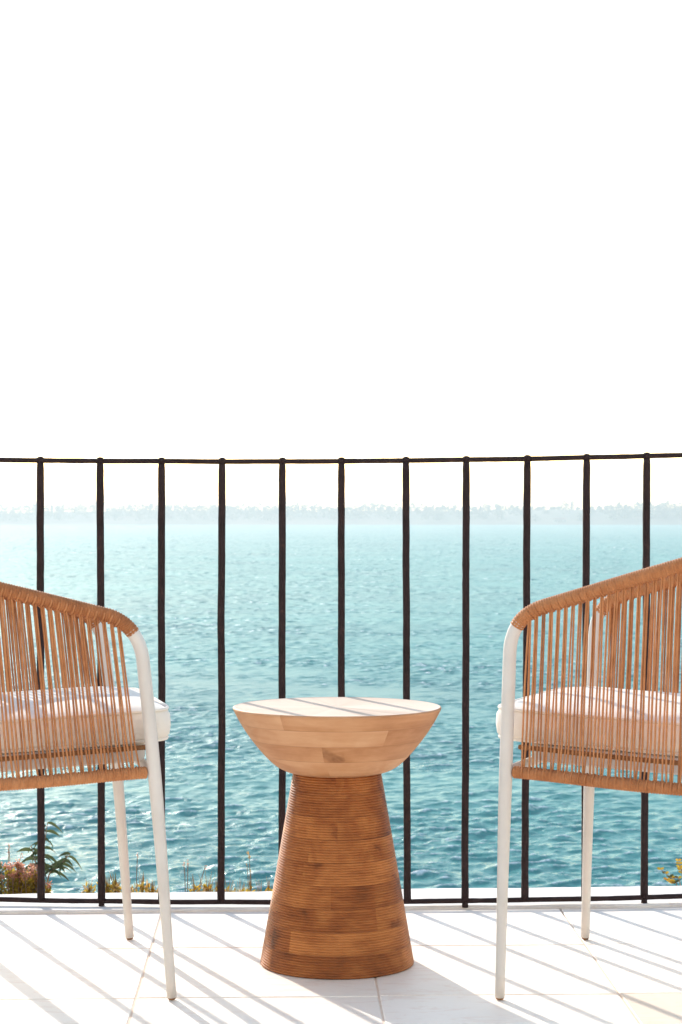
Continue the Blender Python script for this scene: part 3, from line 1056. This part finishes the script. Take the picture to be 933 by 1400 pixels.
tuft(342, PY + 0.02, 1194, 20, 0.016, "dry grass tuft with tall stalks ending in fluffy tan seed heads", 46,
     head=[(341, 1172, 0.016), (338, 1184, 0.007), (343, 1192, 0.008)])
tuft(357, PY, 1201, 16, 0.014, "short thin grass tuft between the seed heads and the table pedestal", 47, green=0.4)
tuft(368, PY, 1198, 14, 0.012, "green leafed grass tuft half hidden behind the table's pedestal", 48, green=0.95)
tuft(396, PY + 0.02, 1203, 16, 0.018, "grass tuft hidden behind the side table's pedestal", 49)
def stalks(px, y, tops, label, seed):
    r = random.Random(seed)
    x = gx(px, y); zb_ = bank_z(x, y) - 0.01
    root = empty("dry_flower_stalks", (x, y, zb_))
    for (tx, ty) in tops:
        tip = Vector((gx(tx, y), y, gz(ty, y))) - Vector((x, y, zb_))
        s_ = mesh("stalk", *tube(catmull([Vector((tip.x * 0.5, 0, 0)), tip * 0.55 + rv(r) * 0.004, tip], 4), [0.0009] * 8 + [0.0006], 4, caps=False), M['stem'], root)
        b = MB()
        for k in range(9):
            b.add(leaf_vf(tip + rv(r) * 0.0016 - UP * 0.012 * r.random() * (k % 3 > 0), rv(r), rv(r), 0.0035, 0.002, 0.1, 2))
        b.build("bud", M['pinkflower'], s_, False)
    tag(root, label, "dry stalks")
stalks(14, PY + 0.06, [(12, 1154), (12, 1160), (29, 1167)], "thin dry stalks with tiny buds rising above the pink shrub", 61)
stalks(252, PY + 0.04, [(252, 1180), (257, 1176), (281, 1184)], "thin dry stalks standing between two grass tufts", 62)
stalks(188, PY + 0.05, [(188, 1168)], "single thin dry stalk between the slanting legs of the armchair", 63)

def leafy_sprig():
    r = random.Random(77)
    y = PY
    x = gx(936, y); zb_ = bank_z(x, y) - 0.01
    root = empty("leafy_sprig", (x, y, zb_))
    B = Vector((x, y, zb_))
    def W(px, py): return Vector((gx(px, y), y, gz(py, y))) - B
    for S in ([Vector((0, 0, 0)), W(930, 1205), W(919, 1201), W(904, 1189)], [Vector((0, 0, 0)), W(934, 1200), W(931, 1188), W(928, 1177)],
              [Vector((0.002, 0, 0)), W(940, 1195), W(946, 1180), W(950, 1168)], [Vector((0, 0, 0)), W(926, 1210), W(921, 1208), W(913, 1203)]):
        pth = catmull(S, 5)
        s_ = mesh("stem", *tube(pth, [0.0014 - 0.0008 * k / len(pth) for k in range(len(pth))], 5, caps=False), M['stem'], root)
        for k in range(12):
            f = 0.45 + 0.55 * (k // 2) / 5
            p = pth[min(len(pth) - 1, int(f * (len(pth) - 1)))]
            a = k * PI + r.uniform(-0.5, 0.5)
            mesh("leaf", *leaf_vf(p, Vector((math.cos(a), r.uniform(-0.5, 0.5), 0.5)), Vector((0, -0.8, 0.6)), r.uniform(0.008, 0.013), r.uniform(0.006, 0.008), 0.2, 3), M['yellowgreen' if r.random() < 0.6 else 'olive'], s_)
    tag(root, "small sprig with round yellow green leaves behind the bare ledge", "sprig")
leafy_sprig()

# ================================================================== AIR
hz = mesh("haze", *box_vf(-2600, 2600, -60, 3300, SEA_Z - 7.5, SEA_Z + 34), None, None, False)
hm = bpy.data.materials.new("haze_air")
hm.use_nodes = True
for nd in list(hm.node_tree.nodes):
    if nd.type == 'BSDF_PRINCIPLED': hm.node_tree.nodes.remove(nd)
pv = hm.node_tree.nodes.new("ShaderNodeVolumePrincipled")
pv.inputs["Color"].default_value = (0.55, 0.60, 0.64, 1)
pv.inputs["Density"].default_value = 0.00052
pv.inputs["Anisotropy"].default_value = 0.35
outn = [nd for nd in hm.node_tree.nodes if nd.type == 'OUTPUT_MATERIAL'][0]
hm.node_tree.links.new(pv.outputs[0], outn.inputs["Volume"])
hz.data.materials.append(hm)
tag(hz, "pale sea haze over the water", "haze", kind='stuff')
